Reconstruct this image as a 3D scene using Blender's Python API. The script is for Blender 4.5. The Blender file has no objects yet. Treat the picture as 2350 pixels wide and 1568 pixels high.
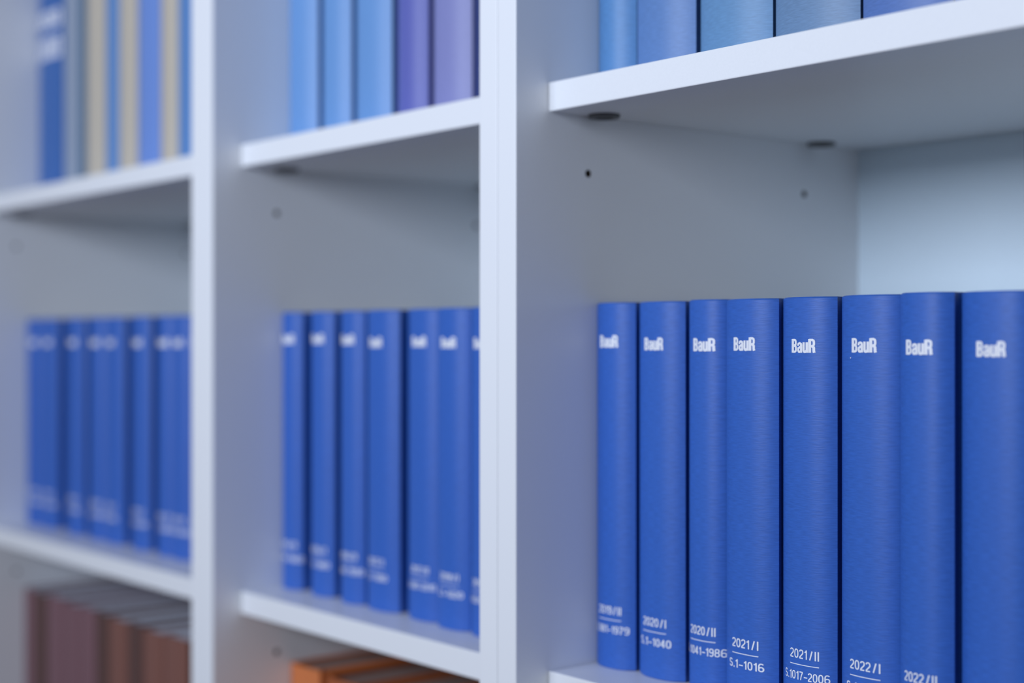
import bpy, bmesh, math, random
from mathutils import Vector

random.seed(7)
scene = bpy.context.scene
col = scene.collection

# ------------------------------------------------------------------ camera
cam_d = bpy.data.cameras.new('camera')
cam = bpy.data.objects.new('camera', cam_d)
col.objects.link(cam)
cam.location = (0.7661, -0.6152, 0.2155)
cam.rotation_euler = (math.radians(90), 0, math.radians(50.676))
cam_d.sensor_width = 36
cam_d.lens = 53.07
cam_d.shift_y = -0.0008
cam_d.clip_start = 0.02
cam_d.dof.use_dof = True
cam_d.dof.focus_distance = 0.868
cam_d.dof.aperture_fstop = 2.9
scene.camera = cam

# ------------------------------------------------------------------ light
world = bpy.data.worlds.new('room_light')
scene.world = world
world.use_nodes = True
bg = world.node_tree.nodes['Background']
bg.inputs[0].default_value = (0.70, 0.74, 0.89, 1)
bg.inputs[1].default_value = 0.27

def area(name, loc, target, sx, sy, power, rgb):
    d = bpy.data.lights.new(name, 'AREA')
    d.shape = 'RECTANGLE'; d.size = sx; d.size_y = sy
    d.energy = power; d.color = rgb
    o = bpy.data.objects.new(name, d); col.objects.link(o)
    o.location = loc
    o.rotation_euler = (Vector(target) - Vector(loc)).to_track_quat('-Z', 'Y').to_euler()
    return o

area('window_daylight', (0.08, -2.05, 0.74), (-0.2, 0.0, 0.55), 1.6, 0.55, 13.9, (0.745, 0.832, 1.0)).data.spread = math.radians(95)

scene.view_settings.view_transform = 'Standard'
scene.view_settings.look = 'None'
scene.view_settings.gamma = 1
scene.view_settings.use_curve_mapping = False
scene.view_settings.exposure = 0.0

# ------------------------------------------------------------------ materials
def lin(r, g, b):
    f = lambda c: (c/255/12.92) if c/255 <= .04045 else ((c/255+.055)/1.055)**2.4
    return (f(r), f(g), f(b), 1)

def base_mat(name, rgb, rough=.5, spec=.5):
    m = bpy.data.materials.new(name); m.use_nodes = True
    b = m.node_tree.nodes['Principled BSDF']
    b.inputs['Base Color'].default_value = lin(*rgb)
    b.inputs['Roughness'].default_value = rough
    b.inputs['Specular IOR Level'].default_value = spec
    return m, m.node_tree, b

def vary(nt, b, rgb, amount, scale, stretch=(1, 1, 1), bump=0, dist=.0003, detail=3):
    """fine colour variation and relief from object-space noise"""
    tc = nt.nodes.new('ShaderNodeTexCoord')
    mp = nt.nodes.new('ShaderNodeMapping'); mp.inputs['Scale'].default_value = stretch
    nz = nt.nodes.new('ShaderNodeTexNoise')
    nz.inputs['Scale'].default_value = scale; nz.inputs['Detail'].default_value = detail
    nt.links.new(tc.outputs['Object'], mp.inputs[0]); nt.links.new(mp.outputs[0], nz.inputs['Vector'])
    rp = nt.nodes.new('ShaderNodeValToRGB')
    c = lin(*rgb)
    rp.color_ramp.elements[0].position = .3; rp.color_ramp.elements[1].position = .7
    rp.color_ramp.elements[0].color = tuple(min(1, x*(1-amount)) for x in c[:3]) + (1,)
    rp.color_ramp.elements[1].color = tuple(min(1, x*(1+amount)) for x in c[:3]) + (1,)
    nt.links.new(nz.outputs['Fac'], rp.inputs[0]); nt.links.new(rp.outputs[0], b.inputs['Base Color'])
    if bump:
        bp = nt.nodes.new('ShaderNodeBump'); bp.inputs['Strength'].default_value = bump
        bp.inputs['Distance'].default_value = dist
        nt.links.new(nz.outputs['Fac'], bp.inputs['Height']); nt.links.new(bp.outputs[0], b.inputs['Normal'])

def laminate(name, rgb):
    m, nt, b = base_mat(name, rgb, .38, .45)
    vary(nt, b, rgb, .012, 900, bump=.04, dist=.0001)
    return m

def cloth(name, rgb, amount=.11, rough=.46, sheen=.03):
    m, nt, b = base_mat(name, rgb, rough, .42)
    vary(nt, b, rgb, amount, 1.0, (170, 170, 1500), bump=.35, dist=.00018, detail=2.5)
    b.inputs['Sheen Weight'].default_value = sheen
    b.inputs['Sheen Roughness'].default_value = .4
    b.inputs['Sheen Tint'].default_value = (.55, .7, 1, 1)
    return m

def paper(name, rgb):
    m, nt, b = base_mat(name, rgb, .8, .2)
    vary(nt, b, rgb, .14, 1.0, (2600, 25, 25), bump=.3, dist=.0002)
    return m

M = {}
M['white'] = laminate('white_laminate', (238, 240, 242))
M['back'] = laminate('white_back_board', (218, 234, 244))
M['blue'] = cloth('blue_cloth', (49, 99, 186))
M['foil'] = base_mat('white_foil', (238, 240, 246), .4, .5)[0]
M['paper'] = paper('cream_paper', (226, 218, 200))
M['greypaper'] = paper('grey_paper', (215, 219, 230))
M['connector'] = base_mat('dark_plastic', (92, 92, 92), .5, .4)[0]
M['drill'] = base_mat('raw_chipboard_bore', (70, 62, 52), .9, .1)[0]
m, nt, b = base_mat('oak_floor', (134, 98, 70), .45, .4)
vary(nt, b, (134, 98, 70), .16, 2.2, (1, 14, 1), bump=.05)
M['floor'] = m
M['wall'] = laminate('wall_paint', (226, 224, 220))

# ------------------------------------------------------------------ helpers
def link(o, parent=None):
    col.objects.link(o)
    if parent: o.parent = parent
    return o

def tag(o, label=None, cat=None, group=None, kind=None):
    if label: o['label'] = label
    if cat: o['category'] = cat
    if group: o['group'] = group
    if kind: o['kind'] = kind
    return o

def empty(name, loc):
    o = bpy.data.objects.new(name, None); o.empty_display_size = .03
    o.location = loc
    return link(o)

def mesh_obj(name, me, mat, parent=None):
    if mat: me.materials.clear(); me.materials.append(mat)
    return link(bpy.data.objects.new(name, me), parent)

def box_mesh(name, lo, hi, bev=.0007):
    bm = bmesh.new()
    bmesh.ops.create_cube(bm, size=1)
    for v in bm.verts:
        v.co = Vector([(lo[i]+hi[i])/2 + v.co[i]*(hi[i]-lo[i]) for i in range(3)])
    if bev: bmesh.ops.bevel(bm, geom=bm.edges[:], offset=bev, segments=2, affect='EDGES', profile=.5)
    me = bpy.data.meshes.new(name); bm.to_mesh(me); bm.free()
    return me

def smooth(me, deg=35):
    me.polygons.foreach_set('use_smooth', [True]*len(me.polygons))
    me.set_sharp_from_angle(angle=math.radians(deg))
    me.update()

# ------------------------------------------------------------------ setting
FLOOR = -1.24
tag(mesh_obj('floor', box_mesh('floor', (-3.2, -4.2, FLOOR-.05), (3.2, .45, FLOOR), 0), M['floor']),
    'warm oak plank floor under the bookcases', 'floor', kind='structure')
tag(mesh_obj('wall_back', box_mesh('wall_back', (-3.2, .37, FLOOR), (3.2, .45, 1.6), 0), M['wall']),
    'plain pale wall behind the bookcases', 'wall', kind='structure')

# ------------------------------------------------------------------ bookcases
T = .019          # board thickness
PITCH = .384
YS = .0273        # shelf front set back behind the uprights
YB = .3495        # back board
LEVELS = [.768, .384, 0.0, -.384, -.768]
TOPZ = 1.171
BOTZ = -1.152

def side_panel_mesh(x0, x1, bores_on):
    """upright with real bored pin holes on its inner face"""
    me = box_mesh('side_panel', (x0, 0, FLOOR), (x1, YB+.008, TOPZ))
    bm = bmesh.new()
    for L in LEVELS:
        for y in (.0625, .2840):
            z = L - T - .038
            xc = x1 if bores_on > 0 else x0
            r = bmesh.ops.create_cone(bm, cap_ends=True, segments=14, radius1=.0026, radius2=.0026, depth=.022)
            for v in r['verts']:
                v.co = Vector((xc + v.co.z, y + v.co.x, z + v.co.y))
    bmesh.ops.recalc_face_normals(bm, faces=bm.faces)
    cm = bpy.data.meshes.new('bores'); bm.to_mesh(cm); bm.free()
    a = bpy.data.objects.new('tmp_a', me); c = bpy.data.objects.new('tmp_c', cm)
    me.materials.append(M['white']); cm.materials.append(M['drill'])
    col.objects.link(a); col.objects.link(c)
    md = a.modifiers.new('b', 'BOOLEAN'); md.operation = 'DIFFERENCE'; md.object = c; md.solver = 'EXACT'
    md.material_mode = 'TRANSFER'
    bpy.context.view_layer.update()
    out = bpy.data.meshes.new_from_object(a.evaluated_get(bpy.context.evaluated_depsgraph_get()))
    bpy.data.objects.remove(a); bpy.data.objects.remove(c)
    bpy.data.meshes.remove(me); bpy.data.meshes.remove(cm)
    out.name = 'side_panel'
    return out

def connector_mesh():
    """round shelf connector with a cross slot, hanging from the shelf underside"""
    bm = bmesh.new()
    n = 24
    def ring(r, z): return [bm.verts.new((r*math.cos(2*math.pi*k/n), r*math.sin(2*math.pi*k/n), z)) for k in range(n)]
    rings = [ring(.0105, 0), ring(.0105, -.0016), ring(.0098, -.0022), ring(.0062, -.0022), ring(.0058, -.0012)]
    for a, b2 in zip(rings, rings[1:]):
        for k in range(n):
            bm.faces.new((a[k], a[(k+1) % n], b2[(k+1) % n], b2[k]))
    bm.faces.new(rings[-1]); bm.faces.new(rings[0][::-1])
    for s in ((.0044, .0008), (.0008, .0044)):
        r = bmesh.ops.create_cube(bm, size=1)
        for v in r['verts']: v.co = Vector((v.co.x*2*s[0], v.co.y*2*s[1], -.0012 + v.co.z*.0007))
    bmesh.ops.recalc_face_normals(bm, faces=bm.faces)
    me = bpy.data.meshes.new('shelf_connector'); bm.to_mesh(me); bm.free()
    smooth(me)
    me.materials.append(M['connector'])
    return me
CONN = connector_mesh()

def bookcase(xa, xb, label):
    root = empty('bookcase', (xa, 0, FLOOR))
    tag(root, label, 'bookcase', 'white bookcase units standing side by side')
    off = Vector((-xa, 0, -FLOOR))
    def put(name, me, mat, parent=root, shift=True):
        o = mesh_obj(name, me, mat, parent)
        if shift: o.location = off
        return o
    g = .0002
    l = side_panel_mesh(xa+g, xa+T, +1); put('side_panel', l, None)
    r = side_panel_mesh(xb-T, xb-g, -1); put('side_panel', r, None)
    put('back_panel', box_mesh('back_panel', (xa+T, YB, FLOOR+.01), (xb-T, YB+.008, TOPZ-.001), 0), M['back'])
    put('top_board', box_mesh('top_board', (xa+T, .0005, TOPZ-T), (xb-T, YB, TOPZ)), M['white'])
    put('bottom_board', box_mesh('bottom_board', (xa+T, .0005, BOTZ-T), (xb-T, YB, BOTZ)), M['white'])
    put('plinth', box_mesh('plinth', (xa+T, .03, FLOOR), (xb-T, .046, BOTZ-T)), M['white'])
    for L in LEVELS:
        s = put('shelf', box_mesh('shelf', (xa+T+.0005, YS, L-T), (xb-T-.0005, YB-.002, L)), M['white'])
        for x in (xa+T+.0125, xb-T-.0125):
            for y in (.0655, .2890):
                c = link(bpy.data.objects.new('shelf_connector', CONN), s)
                c.location = (x, y, L-T)
    return root

XL, XM, XR = -1.005, -.405, 0.0
bookcase(XR, .6, 'white bookcase unit at the right, nearest, with the sharply focused dated blue volumes')
bookcase(XM, XR, 'narrow white bookcase unit in the middle, with orange books on its lower shelf')
bookcase(XL, XM, 'white bookcase unit at the left, farthest and most blurred, with red-brown books below')

# ------------------------------------------------------------------ books
def spine_y(x, half, b, p):
    return b*min(1, abs(x)/half)**p

def cover_mesh(w, D, H, b, p, t, hinge):
    half = w/2
    xs = [-half + w*k/22 for k in range(23)]
    xs = [half*math.copysign(abs(x/half)**.75, x) for x in xs]
    out, inn = [], []
    hj = hinge
    for s in (-1,):
        out += [(s*half, D), (s*half, b+.012), (s*(half-hj), b+.007), (s*(half-hj), b+.004)]
        inn += [(s*(half-t), D), (s*(half-t), b+.012), (s*(half-t-hj*.6), b+.008), (s*(half-t-hj*.6), b+.005)]
    for x in xs:
        y = spine_y(x, half, b, p)
        out.append((x, y)); inn.append((x*(half-t)/half*.97, y+t))
    s = 1
    out += [(s*(half-hj), b+.004), (s*(half-hj), b+.007), (s*half, b+.012), (s*half, D)]
    inn += [(s*(half-t-hj*.6), b+.005), (s*(half-t-hj*.6), b+.008), (s*(half-t), b+.012), (s*(half-t), D)]
    n = len(out)
    e = .0008   # softened head and foot edge
    vs, fs = [], []
    rows = [(out, 0, e), (out, e, 0), (out, H-e, 0), (out, H, e), (inn, H, 0), (inn, 0, 0)]
    cy = D*.5
    for path, z, sh in rows:
        for (x, y) in path:
            k = 1-sh/half if sh else 1
            vs.append((x*k, y + (sh if sh else 0)*.9, z))
    R = len(rows)
    for r in range(R):
        a, c = r*n, ((r+1) % R)*n
        for k in range(n-1):
            fs.append((a+k, a+k+1, c+k+1, c+k))
    fs.append(tuple(r*n for r in range(R))); fs.append(tuple(r*n+n-1 for r in reversed(range(R))))
    me = bpy.data.meshes.new('cover'); me.from_pydata(vs, [], fs)
    bm = bmesh.new(); bm.from_mesh(me); bmesh.ops.recalc_face_normals(bm, faces=bm.faces); bm.to_mesh(me); bm.free()
    smooth(me, 40)
    return me

def pages_mesh(w, D, H, b, p, t, inset):
    half = w/2 - t - .0003
    hw = half*.965
    xs = [-hw + 2*hw*k/12 for k in range(13)]
    front = [(x, spine_y(x, half, b, p) + t + .0006) for x in xs]
    yb = D-inset
    back = [(hw, yb), (hw*.6, yb-b*.5), (0, yb-b*.8), (-hw*.6, yb-b*.5), (-hw, yb)]
    path = front + back
    n = len(path)
    vs = [(x, y, inset) for x, y in path] + [(x, y, H-inset) for x, y in path]
    fs = [(k, (k+1) % n, n+(k+1) % n, n+k) for k in range(n)]
    fs += [tuple(range(n))[::-1], tuple(range(n, 2*n))]
    me = bpy.data.meshes.new('page_block'); me.from_pydata(vs, [], fs)
    return me

def band_mesh(w, b, p, t, z):
    """rolled head band at the spine end of the page block"""
    half = w/2 - t
    vs, fs = [], []
    xs = [-half*.9 + 1.8*half*k/10 for k in range(11)]
    for x in xs:
        y = spine_y(x, half, b, p) + t + .0012
        for (dy, dz) in ((-.0009, -.001), (-.0009, .001), (.0009, .001), (.0009, -.001)):
            vs.append((x, y+dy, z+dz))
    for k in range(10):
        for j in range(4):
            fs.append((k*4+j, k*4+(j+1) % 4, k*4+4+(j+1) % 4, k*4+4+j))
    fs += [(0, 1, 2, 3), (43, 42, 41, 40)]
    me = bpy.data.meshes.new('head_band'); me.from_pydata(vs, [], fs)
    return me

# ---- lettering: heavy condensed title drawn with strokes, small figures from the built-in font
def stroke(vs, fs, pts, w, ox):
    pts = [Vector(q) for q in pts]
    base = len(vs)
    # densify so the strip follows the rounded spine
    dense = [pts[0]]
    for a, c in zip(pts, pts[1:]):
        m = max(1, int((c-a).length/.12))
        for k in range(1, m+1): dense.append(a.lerp(c, k/m))
    for i, q in enumerate(dense):
        d0 = (dense[i]-dense[i-1]).normalized() if i else None
        d1 = (dense[i+1]-dense[i]).normalized() if i+1 < len(dense) else None
        d0 = d0 or d1; d1 = d1 or d0
        d = (d0+d1).normalized(); nrm = Vector((-d.y, d.x))
        k = 1/max(.6, nrm.dot(Vector((-d0.y, d0.x))))
        for s in (1, -1):
            v = q + nrm*(s*w/2*k); vs.append((v.x+ox, v.y))
    for i in range(len(dense)-1):
        a = base+2*i; fs.append((a, a+1, a+3, a+2))

def title_shape():
    vs, fs = [], []
    o = 0
    stroke(vs, fs, [(.1, 0), (.1, 1)], 0.226, o)
    stroke(vs, fs, [(.08, .93), (.27, .93), (.35, .89), (.375, .81), (.375, .64), (.34, .56), (.25, .53), (.08, .53)], 0.164, o)
    stroke(vs, fs, [(.08, .51), (.26, .51), (.36, .46), (.39, .38), (.39, .19), (.36, .11), (.27, .07), (.08, .07)], 0.164, o)
    o = .495
    stroke(vs, fs, [(.345, 0), (.345, .6)], 0.186, o)
    stroke(vs, fs, [(.345, .56), (.33, .65), (.22, .695), (.12, .66), (.09, .58), (.09, .5)], 0.158, o)
    stroke(vs, fs, [(.36, .44), (.2, .39), (.105, .32), (.095, .16), (.14, .08), (.22, .065), (.29, .1), (.35, .19)], 0.169, o)
    o = .955
    stroke(vs, fs, [(.09, .76), (.09, .18), (.12, .09), (.2, .065), (.28, .1), (.345, .19)], 0.186, o)
    stroke(vs, fs, [(.345, 0), (.345, .76)], 0.192, o)
    o = 1.42
    stroke(vs, fs, [(.1, 0), (.1, 1)], 0.226, o)
    stroke(vs, fs, [(.08, .93), (.29, .93), (.38, .88), (.405, .79), (.405, .61), (.37, .52), (.28, .485), (.08, .485)], 0.169, o)
    stroke(vs, fs, [(.26, .47), (.36, .43), (.395, .35), (.4, .12), (.43, 0)], 0.198, o)
    return vs, fs
TITLE = title_shape()

def arc(cx, cy, rx, ry, a0, a1, n=14, e=.82):
    """slightly squared ellipse arc, angles in degrees"""
    out = []
    for k in range(n+1):
        t = math.radians(a0 + (a1-a0)*k/n)
        c, s_ = math.cos(t), math.sin(t)
        out.append((cx + rx*math.copysign(abs(c)**e, c), cy + ry*math.copysign(abs(s_)**e, s_)))
    return out

G = {   # narrow grotesque figures: (advance, [stroke paths])
 '0': (.58, [arc(.26, .5, .19, .435, 0, 360, 24)]),
 '1': (.44, [[(.27, 0), (.27, 1)], [(.06, .76), (.16, .79), (.23, .86), (.27, .97)]]),
 '2': (.58, [arc(.26, .7, .185, .235, 170, -25, 12) + [(.37, .5), (.2, .3), (.1, .17), (.075, .065)], [(.03, .065), (.46, .065)]]),
 '3': (.58, [arc(.25, .72, .175, .215, 165, -85, 12), arc(.25, .285, .19, .22, 85, -165, 12)]),
 '4': (.58, [[(.35, 0), (.35, 1)], [(.34, .95), (.07, .3)], [(.03, .27), (.48, .27)]]),
 '5': (.58, [[(.43, .935), (.12, .935), (.09, .5)], [(.09, .5), (.16, .58)] + arc(.255, .33, .185, .27, 100, -160, 14)]),
 '6': (.58, [arc(.26, .3, .19, .235, 0, 360, 20), arc(.27, .6, .2, .335, 40, 180, 10) + [(.07, .3)]]),
 '7': (.56, [[(.03, .935), (.46, .935)], [(.44, .93), (.33, .66), (.24, .38), (.19, 0)]]),
 '8': (.58, [arc(.26, .73, .165, .205, 0, 360, 20), arc(.26, .285, .19, .22, 0, 360, 20)]),
 '9': (.58, [arc(.26, .7, .19, .235, 0, 360, 20), arc(.25, .4, .2, .335, 220, 360, 10) + [(.45, .7)]]),
 'I': (.27, [[(.12, 0), (.12, 1)]]),
 '/': (.36, [[(.06, 0), (.3, 1)]]),
 'S': (.58, [arc(.255, .72, .17, .215, 20, 250, 12) + arc(.265, .28, .185, .215, 75, -170, 12)]),
 '.': (.24, [[(.11, 0), (.11, .15)]]),
 '\u2013': (.54, [[(.04, .38), (.48, .38)]]),
 ' ': (.14, []),
}
_txt = {}
def text_shape(body, wt):
    if (body, wt) not in _txt:
        vs, fs = [], []
        ox = 0
        for ch in body:
            adv, paths = G[ch]
            for q in paths: stroke(vs, fs, q, wt, ox)
            ox += adv
        _txt[(body, wt)] = (vs, fs)
    return _txt[(body, wt)]

def lay(name, shape, cx, z, width, height, spine, parent):
    """lay a flat print on the rounded spine, centred at cx, bottom at z"""
    vs, fs = shape
    x0 = min(v[0] for v in vs); x1 = max(v[0] for v in vs)
    y0 = min(v[1] for v in vs); y1 = max(v[1] for v in vs)
    half, b, p = spine
    out = []
    for (x, y) in vs:
        X = cx + ((x-x0)/(x1-x0)-.5)*width; Z = z + (y-y0)/(y1-y0)*height
        X = max(-half*.985, min(half*.985, X))
        out.append((X, spine_y(X, half, b, p) - .00018, Z))
    me = bpy.data.meshes.new(name); me.from_pydata(out, [], fs)
    return mesh_obj(name, me, M['foil'], parent)

def rule_shape():
    vs, fs = [], []
    for k in range(15):
        vs += [(k/14, 0), (k/14, 1)]
        if k: fs.append((2*k-2, 2*k, 2*k+1, 2*k-1))
    return vs, fs
RULE = rule_shape()

def book(name, x0, x1, y, z, H, D, mat, label, group, b=.0074, p=2.7, t=.0024, hinge=.0013, inset=.0035,
         pages='paper', title=None, year=None, pagetext=None, tx=None, tz=.2085, yz=.0355, low=0):
    w = x1-x0; cx = (x0+x1)/2
    root = empty(name, (cx, y-.0012, z))
    tag(root, label, 'book', group)
    mesh_obj('cover', cover_mesh(w, D, H, b, p, t, hinge), mat, root)
    pb = mesh_obj('page_block', pages_mesh(w, D, H, b, p, t, inset), M[pages], root)
    if inset > .002:
        mesh_obj('head_band', band_mesh(w, b, p, t, H-inset), M['foil'], pb)
    sp = (w/2, b, p)
    lx = 0 if tx is None else tx-cx+.0012
    if title: lay('title_lettering', TITLE, lx, tz, .0172, .0083, sp, root)
    if year: lay('year_lettering', text_shape(year, .135), lx+low+.0003, yz-.0029, .0205, .0055, sp, root)
    if year: lay('rule_line', RULE, lx+low+.0003, yz-.0066, .0205, .00048, sp, root)
    if pagetext:
        lay('page_range_lettering', text_shape(pagetext, .13), lx+low+.0005, yz-.0152, .0270+.0014*(len(pagetext)-8), .0050, sp, root)
    return root

def speck(root, x, z, sp):
    vs = [(.5*math.cos(k*math.pi/4), .5*math.sin(k*math.pi/4)) for k in range(8)]
    lay('paint_speck', (vs, [tuple(range(8))]), x, z, .0007, .0008, sp, root)

# --- right compartment: dated blue volumes in focus
GR = 'dated blue volumes in the right compartment'
right = [
 (.0196, .0567, .0640, .0372, .2108, .0386, '2019 / II', 'S.981\u20131979'),
 (.0588, .1000, .0655, .0775, .2092, .0361, '2020 / I', 'S.1\u20131040'),
 (.1036, .1366, .0655, .1209, .2088, .0370, '2020 / II', 'S.1041\u20131986'),
 (.1372, .1785, .0630, .1565, .2093, .0349, '2021 / I', 'S.1\u20131016'),
 (.1802, .2200, .0650, .1998, .2083, .0353, '2021 / II', 'S.1017\u20132006'),
 (.2232, .2650, .0650, .2427, .2087, .0357, '2022 / I', 'S.1\u20131012'),
 (.2656, .2996, .0615, .2810, .2078, .0361, '2022 / II', None),
 (.3026, .3450, .0640, .3231, .2070, .0355, None, None)]
place = ['leaning on the double upright', 'second from the double upright', 'third from the double upright', 'left of a thin gap',
         'between two dark gaps', 'with a white speck below its title', 'left of the widest dark gap']
for i, (x0, x1, y, tx, tz, yz, yr, pg) in enumerate(right):
    if yr: lab = 'blue cloth volume %s, lettered %s on its spine' % (place[i], yr.replace(' ', ''))
    else: lab = 'blue cloth bound volume cut by the right picture edge, nearest in its row'
    r = book('bound_volume', x0, x1, y, 0, .2405 + [.0, .0, .0004, .0, .0002, .0004, .0008, .0005][i], .17, M['blue'],
         lab, GR, title=True, year=yr, pagetext=pg, tx=tx, tz=tz, yz=yz, low=-.002 if i == 2 else 0)
    if i == 5: speck(r, -.0098, .2055, ((x1-x0)/2, .0074, 2.7))

ordn = ['first', 'second', 'third', 'fourth', 'fifth', 'sixth', 'seventh', 'eighth', 'ninth', 'tenth']
# --- middle compartment
mid = [(-.3855, -.3535, .0640, 'II'), (-.3400, -.3050, .0650, 'I'), (-.2940, -.2595, .0650, 'II'), (-.2560, -.2110, .0650, 'I'),
       (-.2000, -.1575, .0660, 'II'), (-.1565, -.1160, .0620, 'I'), (-.1150, -.0740, .0620, 'II')]
mt = [-.3700, -.3232, -.2772, -.2360, -.1785, -.1357, -.0965]
mz = [.2163, .2165, .2158, .2136, .2142, .2134, .2130]
myr = ['2015 / II', '2016 / I', '2016 / II', '2017 / I', '2017 / II', '2018 / I', '2018 / II']
mpg = ['S.979\u20131960', 'S.1\u2013980', 'S.981\u20131990', 'S.1\u20131000', 'S.1001\u20132010', 'S.1\u20131020', 'S.1021\u20132040']
for i, (x0, x1, y, s) in enumerate(mid):
    book('bound_volume', x0, x1, y, 0, .2400, .17, M['blue'],
         'blurred blue bound volume, %s from the left in the middle compartment' % ordn[i],
         'blurred blue volumes in the middle compartment', title=True, year=myr[i], pagetext=mpg[i],
         tx=max(x0+.0135, mt[i]), tz=mz[i]-.0035, yz=.0395)

# --- left compartment
left = [(-.9840, -.9400, -.957), (-.9395, -.8950, -.914), (-.8670, -.8230, -.843), (-.8070, -.7680, -.785), (-.7675, -.7215, -.745),
        (-.7010, -.6600, -.680), (-.6410, -.6080, -.623), (-.6075, -.5740, -.591), (-.5735, -.5320, -.554)]
lyr = ['2009 / I', '2009 / II', '2010 / I', '2010 / II', '2011 / I', '2011 / II', '2012 / I', '2012 / II', '2013 / I']
for i, (x0, x1, tx) in enumerate(left):
    book('bound_volume', x0, x1, .071, 0, .2405, .17, M['blue'],
         'very blurred blue volume, %s from the left in the far left compartment' % ordn[i],
         'very blurred blue volumes in the left compartment', title=True, year=lyr[i],
         pagetext='S.1\u2013980' if i % 2 == 0 else 'S.981\u20131960', tx=tx, tz=.2095, yz=.0400)

# --- upper right: pale denim-blue volumes
M['denim1'] = cloth('denim_cloth_a', (86, 136, 188), .10)
M['denim2'] = cloth('denim_cloth_b', (95, 131, 184), .10)
M['denim3'] = cloth('denim_cloth_c', (101, 143, 183), .10)
M['denim4'] = cloth('denim_cloth_d', (107, 137, 170), .10)
M['denim5'] = cloth('denim_cloth_e', (88, 118, 176), .10)
ur = [(.0196, .0560, .0645, 'denim1', 'bright blue narrow volume against the upright on the upper right shelf'),
      (.0572, .1095, .0640, 'denim2', 'grey-blue volume second from the upright on the upper right shelf'),
      (.1127, .1712, .0650, 'denim3', 'teal-blue volume between two dark gaps on the upper right shelf'),
      (.1736, .2352, .0650, 'denim4', 'widest pale denim-grey volume on the upper right shelf'),
      (.2372, .2960, .0650, 'denim5', 'dull blue volume where the upper right shelf leaves the picture'),
      (.2975, .3500, .0640, 'blue', 'dark blue volume just showing at the top right picture edge')]
for x0, x1, y, mt_, lab in ur:
    book('bound_volume', x0, x1, y, PITCH, .295, .21, M[mt_], lab, 'pale blue volumes on the upper right shelf', b=.0085, p=2.2)

# --- upper middle
M['sky'] = cloth('sky_blue_cloth', (106, 152, 206), .06)
M['violet'] = cloth('violet_cloth', (95, 102, 176), .06)
M['lavender'] = cloth('lavender_cloth', (132, 136, 188), .06)
M['navy'] = cloth('navy_cloth', (36, 54, 112), .06)
um = [(-.3855, -.3390, 'sky', 'light blue volume leftmost on the upper middle shelf'),
      (-.3310, -.2870, 'sky', 'light blue volume second from the left on the upper middle shelf'),
      (-.2800, -.2285, 'sky', 'light blue volume beside the violet one on the upper middle shelf'),
      (-.2200, -.1790, 'violet', 'violet-blue volume on the upper middle shelf'),
      (-.1725, -.1240, 'lavender', 'pale lavender volume on the upper middle shelf'),
      (-.1215, -.0800, 'navy', 'dark navy volume half hidden behind the double upright')]
for x0, x1, mt_, lab in um:
    book('bound_volume', x0, x1, .0690, PITCH, .295, .21, M[mt_], lab, 'blue and violet volumes on the upper middle shelf', b=.008, p=2.2)

# --- upper left: mixed spines
M['folder'] = cloth('folder_blue', (58, 104, 172), .04)
M['beige'] = cloth('beige_cover', (198, 188, 170), .05, sheen=0)
M['greyc'] = cloth('grey_cover', (150, 162, 180), .05, sheen=0)
M['teal'] = cloth('dark_teal_cover', (62, 98, 128), .05)
M['midblue'] = cloth('mid_blue_cover', (92, 138, 196), .05)
M['peri'] = cloth('periwinkle_cover', (112, 146, 214), .05)
ul = [(-.9850, -.9130, 'folder', 'dark blue file with pale lettering blocks on the upper left shelf'),
      (-.9100, -.8700, 'greyc', 'grey spine beside the lettered blue file on the upper left shelf'),
      (-.8680, -.8510, 'teal', 'thin dark teal spine on the upper left shelf'),
      (-.8490, -.7990, 'beige', 'beige spine beside the thin teal one on the upper left shelf'),
      (-.7960, -.7655, 'midblue', 'narrow blue spine between two beige ones on the upper left shelf'),
      (-.7635, -.7205, 'beige', 'beige spine left of the periwinkle one on the upper left shelf'),
      (-.7180, -.6660, 'peri', 'wide periwinkle blue spine on the upper left shelf'),
      (-.6640, -.6275, 'beige', 'beige spine right of the periwinkle one on the upper left shelf'),
      (-.6255, -.5900, 'midblue', 'blue spine cut off by the upright on the upper left shelf')]
BLOCK = ([], [])
def block_row(n):
    vs, fs = [], []
    for k in range(n):
        o = k*.62
        stroke(vs, fs, [(.09, 0), (.09, 1)], .18, o)
        stroke(vs, fs, [(.09, .9), (.42, .9), (.42, .1), (.09, .1)], .18, o)
    return vs, fs
for i, (x0, x1, mt_, lab) in enumerate(ul):
    r = book('bound_volume', x0, x1, .0875, PITCH, .30, .20, M[mt_], lab, 'mixed spines on the upper left shelf', b=.004, p=3, t=.0018, hinge=.0006)
    if i == 0:
        for zz, h in ((.1985, .019), (.1620, .024)):
            lay('title_lettering', block_row(4), 0, zz, .060, h, ((x1-x0)/2, .004, 3), r)

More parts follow.
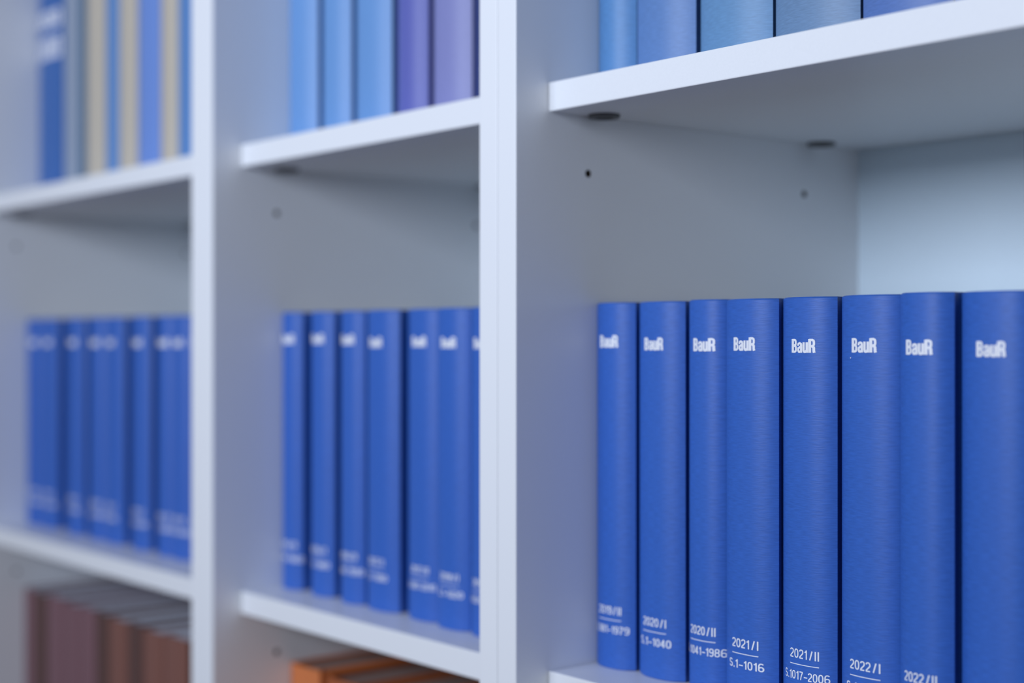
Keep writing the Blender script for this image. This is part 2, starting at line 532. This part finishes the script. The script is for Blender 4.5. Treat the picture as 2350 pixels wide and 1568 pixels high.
# --- lower middle: orange books
M['orange'] = cloth('orange_cover', (214, 124, 70), .05, sheen=0)
M['rust'] = cloth('rust_cover', (168, 92, 52), .05, sheen=0)
M['tanpaper'] = paper('tan_paper', (150, 128, 120))
lm = [(-.3850, -.3370, .0745, .317, 'orange', 'orange book leftmost on the lower middle shelf'),
      (-.3355, -.2850, .0800, .313, 'rust', 'rust-brown book second from the left on the lower middle shelf'),
      (-.2840, -.2350, .0790, .311, 'orange', 'orange book third on the lower middle shelf'),
      (-.2330, -.1900, .0760, .312, 'orange', 'orange book fourth on the lower middle shelf'),
      (-.1880, -.1400, .0760, .312, 'rust', 'rust-orange book fifth on the lower middle shelf')]
for x0, x1, y, H, mt_, lab in lm:
    book('bound_volume', x0, x1, y, -PITCH, H, .22, M[mt_], lab, 'orange books on the lower middle shelf', b=.003, p=4, pages='tanpaper')

# --- lower left: red-brown books with grey page tops
M['maroon'] = cloth('maroon_cover', (128, 92, 98), .05, sheen=0)
M['brown'] = cloth('dark_brown_cover', (92, 64, 58), .05, sheen=0)
M['brick'] = cloth('brick_cover', (130, 86, 74), .05, sheen=0)
ll = [(-.9845, -.9560, 'maroon', 'maroon book against the side board on the lower left shelf'),
      (-.9545, -.9190, 'brown', 'dark brown book second on the lower left shelf'),
      (-.9175, -.8680, 'maroon', 'maroon book third on the lower left shelf'),
      (-.8665, -.8270, 'maroon', 'maroon book fourth on the lower left shelf'),
      (-.8255, -.7850, 'maroon', 'maroon book fifth on the lower left shelf'),
      (-.7835, -.7520, 'brown', 'brown book sixth on the lower left shelf'),
      (-.7505, -.7050, 'brick', 'brick-red book seventh on the lower left shelf'),
      (-.7035, -.6700, 'brown', 'dark brown book eighth on the lower left shelf'),
      (-.6685, -.6230, 'brick', 'brick-red book ninth on the lower left shelf'),
      (-.6215, -.5700, 'brick', 'brick-red book cut off by the upright on the lower left shelf')]
for x0, x1, mt_, lab in ll:
    book('bound_volume', x0, x1, .0715, -PITCH, random.uniform(.3055, .3095), .22, M[mt_], lab, 'red-brown books on the lower left shelf',
         b=.002, p=4, t=.0016, hinge=.0005, inset=.0018, pages='greypaper')
